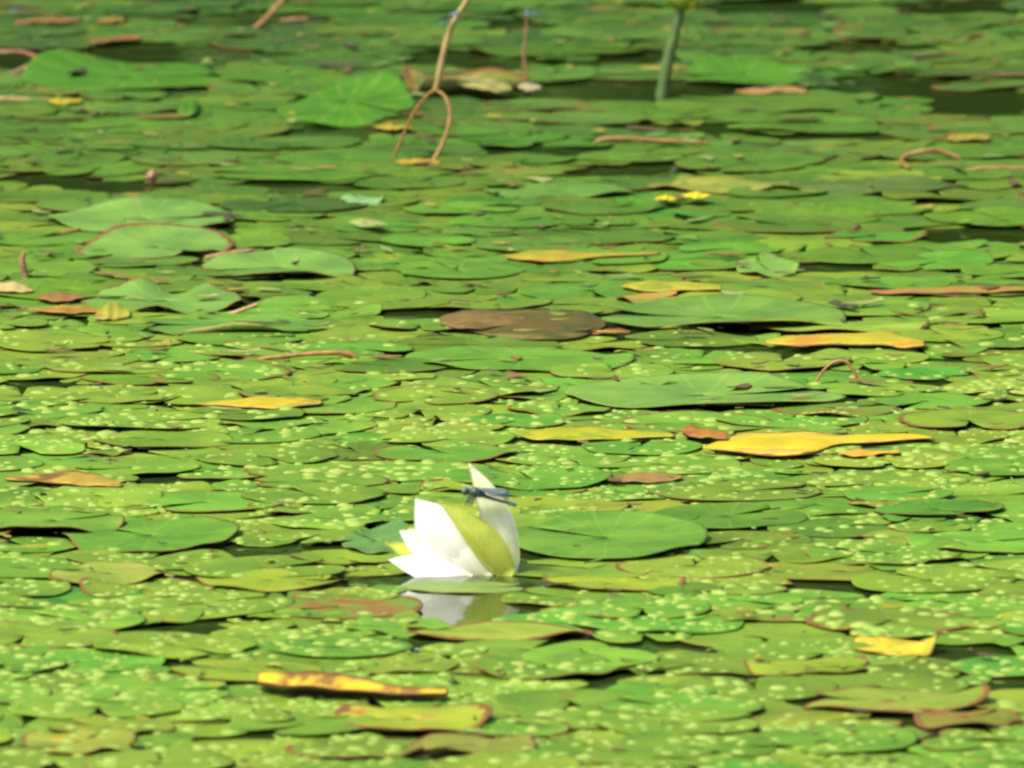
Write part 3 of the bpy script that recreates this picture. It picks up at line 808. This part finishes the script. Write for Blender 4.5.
strip_leaf('withered_leaf', 'leaf', 'pinkish tan rolled end lying on the sunken brown leaf', [(440, 317, 323), (458, 312, 328), (480, 313, 329), (505, 315, 325), (525, 317, 321)], (0.16, 0.105, 0.035), dict(rim=0.2, blot=0.38, bcol=(0.10, 0.075, 0.02)), arch=0.012, z=0.009, group=YG)
strip_leaf('withered_leaf', 'leaf', 'small glossy red leaf blade in dark water by the bluish leaf', [(584, 333, 334), (598, 330, 334), (615, 329, 333), (630, 330, 332)], (0.22, 0.06, 0.03), dict(rim=0.3, blot=0.3, bcol=(0.3, 0.14, 0.08)), arch=0.004, z=0.005, group=YG)
strip_leaf('withered_leaf', 'leaf', 'peach coloured withered strip beside the dark green lump', [(735, 91, 92), (760, 87, 94), (785, 86, 92), (806, 89, 92)], (0.28, 0.17, 0.06), dict(rim=0.3), arch=0.007, group=YG)
strip_leaf('folded_leaf', 'leaf', 'small dark green folded leaf standing up as a lump', [(797, 82, 84), (806, 77, 86), (816, 77, 86), (828, 79, 85), (838, 83, 85)], (0.025, 0.06, 0.012), dict(rim=0.0), arch=0.024, group=YG)
strip_leaf('withered_leaf', 'leaf', 'pale papery scrap at the end of the folded brown-ended leaf', [(518, 86, 88), (528, 83, 90), (541, 86, 89)], (0.32, 0.28, 0.16), dict(rim=0.2), arch=0.012, z=0.016, group=YG)
strip_leaf('withered_leaf', 'leaf', 'pale yellow-green dry patch lying on the folded brown-ended leaf', [(458, 79, 84), (475, 76, 88), (495, 79, 92), (512, 86, 90)], (0.26, 0.24, 0.08), dict(rim=0.3, blot=0.4, bcol=(0.13, 0.14, 0.03)), arch=0.010, z=0.018, group=YG)
strip_leaf('yellow_leaf', 'leaf', 'small orange-yellow leaf floating far out near the curled reddish stalk', [(948, 136, 140), (965, 133, 140), (990, 135, 139)], (0.20, 0.19, 0.02), dict(rim=0.4, blot=0.3, bcol=(0.28, 0.12, 0.03)), arch=0.004, group=YG)
strip_leaf('yellow_leaf', 'leaf', 'yellow scrap at the foot of the looped brown stalk', [(395, 161, 163), (412, 158, 164), (440, 161, 164)], (0.30, 0.22, 0.02), dict(rim=0.4), arch=0.002, group=YG)
strip_leaf('yellow_leaf', 'leaf', 'yellow scrap seen inside the looped brown stalk', [(375, 126, 128), (392, 124, 129), (412, 126, 128)], (0.30, 0.24, 0.02), dict(rim=0.4), arch=0.002, group=YG)
strip_leaf('withered_leaf', 'leaf', 'orange-brown strip far out in the upper corner', [(15, 21, 24), (45, 17, 22), (80, 17, 21)], (0.18, 0.10, 0.03), dict(rim=0.3), arch=0.005, group=YG)
strip_leaf('withered_leaf', 'leaf', 'short ochre leaf beside the orange-brown strip far out', [(98, 20, 22), (110, 17, 22), (124, 18, 21)], (0.20, 0.13, 0.03), dict(rim=0.3), arch=0.005, group=YG)
strip_leaf('withered_leaf', 'leaf', 'thin rusty strip behind the humped dark green leaf', [(92, 40, 43), (115, 37, 41), (140, 35, 38)], (0.17, 0.09, 0.03), dict(rim=0.3), arch=0.005, group=YG)
strip_leaf('withered_leaf', 'leaf', 'orange tail of a leaf in front of the bright yellow leaf', [(838, 453, 454), (855, 450, 456), (880, 450, 454), (900, 451, 453)], (0.46, 0.26, 0.03), dict(rim=0.4), arch=0.004, group=YG)
strip_leaf('young_leaf', 'leaf', 'small upright bright green leaf blade in front of the humped leaf', [(178, 108, 114), (186, 101, 116), (196, 100, 114), (199, 106, 109)], (0.042, 0.125, 0.007), dict(rim=0.0), arch=0.02, group=YG)

def litter():
    """Crumbs of dead leaf and stalk on the pads; the palest stand in for highlights."""
    rg = np.random.default_rng(21)
    v_, f_, c_, n = [], [], [], 0
    pal = [(0.17, 0.11, 0.025), (0.10, 0.065, 0.018), (0.28, 0.24, 0.025), (0.22, 0.27, 0.07), (0.13, 0.22, 0.03), (0.045, 0.045, 0.014), (0.18, 0.27, 0.08)]  # browns and yellows are debris, pale greens also imitate small highlights
    pw = [0.2, 0.2, 0.1, 0.12, 0.18, 0.12, 0.08]
    for k in range(1100):
        y = rg.uniform(8.6, 17.5); x = rg.uniform(-1, 1) * (y * 0.0489 + 0.3)
        L = rg.uniform(0.003, 0.013) * (0.7 if y < 11.5 else 1.6) * (2.2 if rg.random() < 0.12 else 1); w = L * rg.uniform(0.12, 0.5); an = rg.uniform(0, 3.14)
        px, py = proj((x, y, 0))
        if in_open(x, y, 0.01): continue
        c = pal[int(rg.choice(7, p=pw))]
        m = 7
        z = 0.0078 + rg.uniform(0, 0.0015)
        for top in (0, 1):
            for i in range(m):
                q = 2 * math.pi * i / m
                rr = 1 + 0.3 * math.sin(3 * q + k)
                a, b = L * rr * math.cos(q), w * rr * math.sin(q)
                v_.append((x + a * math.cos(an) - b * math.sin(an), y + a * math.sin(an) + b * math.cos(an), z + 0.0012 * top + 0.15 * L * math.cos(q) ** 2 * (k % 3 == 0)))
                c_.append((*c, 1))
        f_.append(tuple(n + m + i for i in range(m))); f_.append(tuple(n + m - 1 - i for i in range(m)))
        for i in range(m):
            f_.append((n + i, n + (i + 1) % m, n + m + (i + 1) % m, n + m + i))
        n += 2 * m
    o = link_mesh('litter', v_, f_, [M_UNDER], attrs={'under': ('FLOAT_COLOR', np.array(c_))}, smooth_faces=False)
    tag(o, 'scattered crumbs of dead leaf and stalk with pale highlight flecks on the lily pads', 'litter', None, 'stuff')
litter()

# ------------------------------------------------------------------ stalks and twigs
def stalk(name, cat, label, pts, radii, mat, group='bare stalks rising from the pond', seg=9, n=40):
    v, f = tube(pts, radii, seg, n, 0.06)
    o0 = Vector(pts[0])
    o = link_mesh(name, local(v, o0), f, [mat], None, o0)
    return tag(o, label, cat, group)
def upright(pxs, ybase):
    Y = P(*ybase).y
    return [V(x, y, Y) for x, y in pxs]
stalk('stalk', 'stalk', 'tall tan stalk rising from the top of the looped brown stalk', upright([(435, 91), (438, 80), (442, 60), (448, 36), (456, 18), (467, 0), (474, -16), (478, -34)], (410, 163)), [0.0036, 0.0046, 0.0042, 0.0036, 0.0026], M_STEM)
lp_ = upright([(392, 164), (395, 155), (403, 135), (413, 113), (424, 97), (434, 88), (443, 91), (449, 101), (450, 115), (444, 136), (435, 153), (427, 166), (423, 172)], (410, 160))
for i_, v_ in enumerate(lp_): v_.y -= 0.09 * i_ / (len(lp_) - 1)
stalk('stalk', 'stalk', 'brown stalk bent over into a tall loop with both ends in the water', lp_, [0.0026, 0.0022, 0.0021, 0.0028, 0.0030], M_REDSTEM)
stalk('stalk', 'stalk', 'thin brown stalk bent into a small sharp arch', upright([(812, 388), (816, 382), (824, 370), (834, 362), (845, 361), (852, 368), (857, 378), (860, 390)], (838, 386)), [0.0014, 0.0016, 0.0022, 0.0022], M_REDSTEM)
stalk('stalk', 'stalk', 'reddish stalk curled like a hook over a far leaf', [P(908, 167, 0.012), V(901, 162, P(908, 167).y), V(908, 155, P(905, 164).y), V(925, 151, P(905, 164).y), V(942, 152, P(905, 163).y), V(957, 157, P(905, 163).y), V(960, 160, P(905, 163).y)], [0.0030, 0.0036, 0.0034, 0.0028], M_REDSTEM)
stalk('stalk', 'stalk', 'long reddish stalk lying nearly flat across the green leaves', upright([(594, 143), (604, 139), (625, 138), (650, 140), (675, 141), (703, 142), (708, 145)], (650, 147)), [0.0022, 0.0034, 0.0032, 0.0022], M_REDSTEM)
stalk('stalk', 'stalk', 'pale reddish stalk lying at the edge beyond the curled reddish stalk', upright([(965, 170), (985, 168), (1015, 168), (1045, 169)], (985, 171)), [0.002, 0.003, 0.003], M_REDSTEM)
stalk('stalk', 'stalk', 'pinkish stalk arched low over the pads beside a short red piece', upright([(248, 363), (260, 359), (285, 356), (320, 353), (345, 353), (355, 357), (357, 361)], (300, 363)), [0.0016, 0.0026, 0.0034, 0.0028], M_REDSTEM)
stalk('stalk', 'stalk', 'short red piece of stalk at the end of the pinkish stalk', upright([(208, 368), (222, 366), (248, 367)], (225, 369)), [0.0016, 0.0026, 0.0018], M_REDSTEM)
stalk('stalk', 'stalk', 'thin dark red stalk standing upright with an insect at its top', upright([(530, 90), (527, 78), (524, 55), (526, 32), (527, 8)], (529, 88)), [0.0030, 0.0026, 0.0020, 0.0014], M_TWIG)
stalk('stalk', 'stalk', 'rusty stalk slanting among the far leaves below the top edge', upright([(254, 28), (262, 22), (272, 12), (284, -2), (290, -12)], (258, 27)), [0.003, 0.004, 0.003], M_REDSTEM)
stalk('stalk', 'stalk', 'short rusty stalk lying beside the slanting rusty stalk', upright([(280, 21), (295, 19), (308, 18)], (295, 23)), [0.002, 0.003, 0.002], M_REDSTEM)
stalk('twig', 'twig', 'brown twig bent sharply like a V at the edge of dark water', upright([(-20, 53), (5, 52), (22, 52), (36, 57), (46, 60), (34, 64), (20, 70), (10, 74)], (25, 75)), [0.003, 0.0036, 0.004, 0.003], M_TWIG)
stalk('stalk', 'stalk', 'straw coloured stalk floating flat in front of the humped leaf', upright([(-30, 99), (0, 99), (25, 100), (52, 100)], (20, 103)), [0.004, 0.0045, 0.0045, 0.004], M_STEM)
strip_leaf('yellow_leaf', 'leaf', 'yellow leaf end touching the tip of the straw coloured stalk', [(50, 99, 103), (62, 97, 104), (82, 99, 102)], (0.28, 0.26, 0.02), dict(rim=0.2), arch=0.005, group=YG)
stalk('stalk', 'stalk', 'dark ragged stub of a stalk sticking up near the cream leaf tip', upright([(26, 282), (25, 272), (22, 262), (24, 252)], (26, 281)), [0.005, 0.004, 0.0045, 0.002], M_TWIG)
stalk('stalk', 'stalk', 'brown stalk end curling from under the brown-rimmed pale leaf', upright([(205, 258), (220, 255), (240, 252), (254, 250)], (228, 259)), [0.003, 0.0035, 0.003, 0.002], M_TWIG)
stalk('stalk', 'stalk', 'pale brown stalk curving in front of the leaf with rolled edge', upright([(222, 316), (236, 312), (250, 307), (258, 304)], (236, 317)), [0.002, 0.0028, 0.002], M_STEM)

# ------------------------------------------------------------------ petals
def petal(name, parent, base, tip, width, out, mat, bulge=0.3, cup=0.35, nl=18, nw=17, thick=0.0010, peak=0.55, side=None, point=1.0):
    """A petal from base to tip (local to the flower), bulging along 'out', its face turned to 'out'."""
    base, tip, out = Vector(base), Vector(tip), Vector(out).normalized()
    L = (tip - base).length
    ctrl = (base + tip) / 2 + out * L * bulge
    top = []
    for i in range(nl):
        t = 0.5 * i / (nl - 1) + 0.5 * math.sin(math.pi / 2 * i / (nl - 1))
        c = base * (1 - t) ** 2 + ctrl * 2 * t * (1 - t) + tip * t ** 2
        tan = ((ctrl - base) * (1 - t) + (tip - ctrl) * t).normalized()
        sv = Vector(side).normalized() if side else tan.cross(out).normalized()
        sv = (sv - tan * sv.dot(tan)).normalized()
        nv_ = sv.cross(tan).normalized()
        if nv_.dot(out) < 0: nv_ = -nv_
        w = width / 2 * (math.sin(math.pi * min(1, t ** (math.log(0.5) / math.log(peak)))) ** 0.85 * 0.9 + 0.28 * (1 - t) ** 2)
        if i == nl - 1: w = 0.0004
        for j in range(nw):
            s = 2 * j / (nw - 1) - 1
            q = c + sv * (w * s) - nv_ * (cup * w * (s * s) ) + nv_ * (0.0012 * math.sin(5 * t + s * 2) + 0.010 * width * math.sin(11 * s + 0.6) * math.sin(math.pi * t))
            top.append(q)
    top = np.array([tuple(q) for q in top]).reshape(nl, nw, 3)
    du = np.gradient(top, axis=0); dv = np.gradient(top, axis=1)
    nn = np.cross(du, dv); nn /= (np.linalg.norm(nn, axis=-1, keepdims=True) + 1e-9)
    bot = top - nn * thick
    verts = np.concatenate([top.reshape(-1, 3), bot.reshape(-1, 3)]); off = nl * nw
    fs = []
    for i in range(nl - 1):
        for j in range(nw - 1):
            q = i * nw + j
            fs += [(q, q + nw, q + nw + 1, q + 1), (q + 1 + off, q + nw + 1 + off, q + nw + off, q + off)]
    loop = [(0, j) for j in range(nw)] + [(i, nw - 1) for i in range(1, nl)] + [(nl - 1, j) for j in range(nw - 2, -1, -1)] + [(i, 0) for i in range(nl - 2, 0, -1)]
    for k in range(len(loop)):
        p = loop[k][0] * nw + loop[k][1]; q = loop[(k + 1) % len(loop)][0] * nw + loop[(k + 1) % len(loop)][1]
        fs.append((p, p + off, q + off, q))
    return link_mesh(name, verts, fs, [mat], parent)

# the water lily: local metres are picture pixels / 1000 about its foot
FB = P(463, 573)
K = 1.0 / S(FB)
lily = empty('water_lily', (FB.x, FB.y, 0.001), 'white water lily half open on the water with one green sepal', 'flower')
def q(px, py, d=0.0):            # picture offset -> local point, d = metres towards the far bank
    return ((px - 463) * K, d, (573 - py) * K)
F_, B_ = (0, -1, 0.15), (0, 1, 0.15)
petal('petal', lily, q(474, 575, -0.012), q(416, 496, -0.022), 0.060, (-0.35, -1, 0.25), M_PETAL, 0.10, 0.30, peak=0.42)
petal('petal', lily, q(490, 576, -0.015), q(438, 506, -0.012), 0.040, (0.1, -1, 0.3), M_PETAL, 0.10, 0.30, peak=0.40)
petal('petal', lily, q(470, 574, -0.004), q(400, 530, -0.012), 0.034, (-0.4, -1, 0.5), M_PETAL, 0.10, 0.35, peak=0.5)
petal('petal', lily, q(474, 576, -0.016), q(389, 557, -0.026), 0.032, (-0.2, -1, 0.7), M_PETAL, 0.06, 0.35, peak=0.45)
o_ = petal('sepal', lily, q(462, 574, 0.006), q(385, 544, 0.006), 0.020, (-0.4, -0.9, 0.7), M_SEPAL, 0.04, 0.3)
petal('petal', lily, q(458, 574, 0.018), q(424, 516, 0.034), 0.040, (-0.7, 0.7, 0.3), M_PETAL, 0.10, 0.3)
petal('petal', lily, q(468, 572, 0.022), q(447, 514, 0.046), 0.044, (0, 1, 0.2), M_PETAL, 0.12, 0.3)
petal('petal', lily, q(484, 572, 0.022), q(474, 530, 0.040), 0.042, (0.5, 1, 0.2), M_PETAL, 0.12, 0.3)
petal('petal', lily, q(480, 575, -0.010), q(426, 504, -0.004), 0.044, (-0.3, -1, 0.2), M_PETAL, 0.08, 0.3, peak=0.45)
petal('sepal', lily, q(510, 575, -0.018), q(439, 498, -0.022), 0.030, (0.6, -0.8, 0.6), M_SEPAL, 0.17, 0.25, peak=0.40, side=(0.75, 0.1, 0.75))
petal('petal', lily, q(512, 574, -0.002), q(469, 463, -0.004), 0.031, (0.95, -0.45, 0.15), M_PETALG, 0.12, 0.25, nw=13, peak=0.48, side=(1, 0.15, 0.3))
petal('petal', lily, q(508, 572, 0.012), q(480, 500, 0.022), 0.034, (0.8, 0.5, 0.2), M_PETAL, 0.18, 0.3)
for k in range(16):
    an = k * 2.4; rr_ = 0.010 + 0.006 * (k % 3) / 2
    b_ = Vector(((484 - 463) * K + rr_ * 0.6 * math.cos(an), 0.006 + rr_ * 0.6 * math.sin(an), 0.004))
    t_ = b_ + Vector((rr_ * math.cos(an), rr_ * math.sin(an), 0.020 + 0.004 * (k % 2)))
    petal('stamen', lily, b_, t_, 0.0035, (math.cos(an), math.sin(an), 0.4), M_YELLOW, 0.2, 0.2, nl=6, nw=3)
v, f = tube([(0.014, 0.004, -0.20), (0.016, 0.004, -0.05), (0.018, 0.002, 0.004)], [0.004, 0.0045, 0.008], 10, 12)
link_mesh('stalk', v, f, [M_GREENSTEM], lily)

# yellow pond flower on the thick stalk, mostly above the frame
def pond_flower():
    b = P(662, 96); Y = b.y
    e = empty('pond_flower', b, 'round green and yellow flower on a thick green stalk cut by the top edge', 'flower')
    pts = upright([(660, 104), (663, 88), (668, 60), (675, 32), (681, 8)], (662, 96))
    v, f = tube(local(pts, b), [0.0095, 0.0090, 0.0080, 0.0072], 12, 30, 0.02)
    link_mesh('stalk', v, f, [M_GREENSTEM], e)
    c = V(683, 10, Y) - b
    for k in range(6):
        an = k * math.pi / 3 + 0.35
        d = Vector((math.cos(an), math.sin(an), 0))
        petal('sepal', e, c + d * 0.004, c + d * (0.026 if k % 2 else 0.030) + Vector((0, 0, 0.036)), 0.040, (d.x, d.y, -0.7), (M_YELLOW if k in (5, 2) else M_GREENSEPAL), 0.42, 0.35, peak=0.6)
    v, f = tube([c + Vector((0, 0, 0.002)), c + Vector((0, 0, 0.014)), c + Vector((0, 0, 0.024)), c + Vector((0, 0, 0.026))], [0.008, 0.011, 0.013, 0.010], 14, 9)
    link_mesh('stigma_disc', v, f, [M_YELLOW], e)
pond_flower()

# closed bud
def bud():
    b = P(152, 184)
    e = empty('flower_bud', b, 'small closed pinkish brown bud standing just above the pads', 'flower bud')
    u = 1 / S(b)
    v, f = tube([(0, 0, -0.03), (0, 0, 0.0), (0.0005, 0, 0.006)], [0.003, 0.003, 0.0032], 8, 8)
    link_mesh('stalk', v, f, [M_GREENSTEM], e)
    v, f = tube([(0, 0, 0.003), (0, 0, 0.006), (0, 0, 0.011), (0.0005, 0, 0.016), (0.001, 0, 0.0205)], [0.002, 0.0068, 0.0082, 0.0050, 0.0006], 12, 24, 0.03)
    link_mesh('bud_head', v, f, [M_BUD], e)
    for k in range(4):
        an = k * math.pi / 2 + 0.5; d = Vector((math.cos(an), math.sin(an), 0))
        petal('sepal', e, d * 0.002 + Vector((0, 0, 0.003)), d * 0.006 + Vector((0, 0, 0.015)), 0.010, (d.x, d.y, 0), M_TWIG, 0.42, 0.3, nl=8, nw=5)
bud()

# ------------------------------------------------------------------ damselflies
def damselfly(head, tail, label, body_mat, tip_mat, size=1.0, spread=0.25, legs=True):
    head, tail = Vector(head), Vector(tail)
    ax = (tail - head); L = ax.length; ax.normalize()
    up = Vector((0, 0, 1)); up = (up - ax * up.dot(ax)).normalized()
    sd = ax.cross(up).normalized()
    e = empty('damselfly', head, label, 'damselfly', 'damselflies resting on stalks and flower')
    s = L * size
    def at(t, h=0, w=0): return ax * (L * t) + up * (s * h) + sd * (s * w)
    v, f = tube([at(-0.02), at(0.0), at(0.05), at(0.09, 0.0), at(0.13, 0.01), at(0.20, 0.02), at(0.30, 0.015), at(0.40), at(0.60, -0.01), at(0.85, -0.01)],
                [s * k for k in (0.012, 0.050, 0.052, 0.022, 0.045, 0.062, 0.050, 0.024, 0.018, 0.018)], 10, 60)
    link_mesh('body', v, f, [body_mat], e)
    v, f = tube([at(0.83, -0.01), at(0.9, -0.01), at(0.98, -0.012), at(1.0, -0.012)], [s * k for k in (0.019, 0.023, 0.022, 0.010)], 8, 10)
    link_mesh('tail_tip', v, f, [tip_mat], e)
    for w in (-1, 1):
        vv, ff = [], []
        for i in range(7):
            for j in range(8):
                th = math.pi * i / 6; ph = 2 * math.pi * j / 8
                vv.append(at(0.01, 0.012, 0.050 * w) + Vector((math.sin(th) * math.cos(ph), math.sin(th) * math.sin(ph), math.cos(th))) * s * 0.032)
        for i in range(6):
            for j in range(8):
                ff.append((i * 8 + j, i * 8 + (j + 1) % 8, (i + 1) * 8 + (j + 1) % 8, (i + 1) * 8 + j))
        link_mesh('eye', vv, ff, [tip_mat], e)
        for k, (t0, t1, hh) in enumerate(((0.18, 0.80, 0.10), (0.25, 0.86, 0.06))):
            a_, b_ = at(t0, 0.05, 0.02 * w), at(t1, hh, (0.05 + spread * (0.25 + 0.2 * k)) * w)
            petal('wing', e, a_, b_, s * 0.15, tuple(up), M_WING, 0.02, 0.05, nl=10, nw=5, thick=s * 0.004, peak=0.66)
        if legs:
            for t0 in (0.14, 0.19, 0.24):
                v, f = tube([at(t0, -0.04, 0.02 * w), at(t0 - 0.03, -0.06, 0.10 * w), at(t0 - 0.05, -0.15, 0.08 * w)], [s * 0.008, s * 0.007, s * 0.005], 5, 8)
                link_mesh('leg', v, f, [M_DARKBUG], e)
FY = FB.y - 0.022
damselfly(V(464, 491, FY), V(517, 504, FY - 0.006), 'dark blue-grey damselfly perched across the tall petal of the white flower', M_DARKBUG, M_GREYBUG, 1.6, 0.22)
TY = P(410, 163).y
damselfly(V(459, 11, TY - 0.012), V(440, 24, TY - 0.012), 'blue-tipped damselfly holding on to the tall tan stalk', M_BLUEBUG, M_BLUEBUG, 1.0, 0.1)
RY = P(529, 88).y
damselfly(V(524, 13, RY - 0.010), V(542, 16, RY - 0.010), 'small pale blue damselfly on top of the thin dark red stalk', M_BLUEBUG, M_BLUEBUG, 1.0, 0.1)
LY = P(18, 16).y
damselfly(V(10, 10, LY), V(27, 12, LY), 'blue damselfly low over the leaves in the far upper corner', M_BLUEBUG, M_BLUEBUG, 1.0, 0.1)
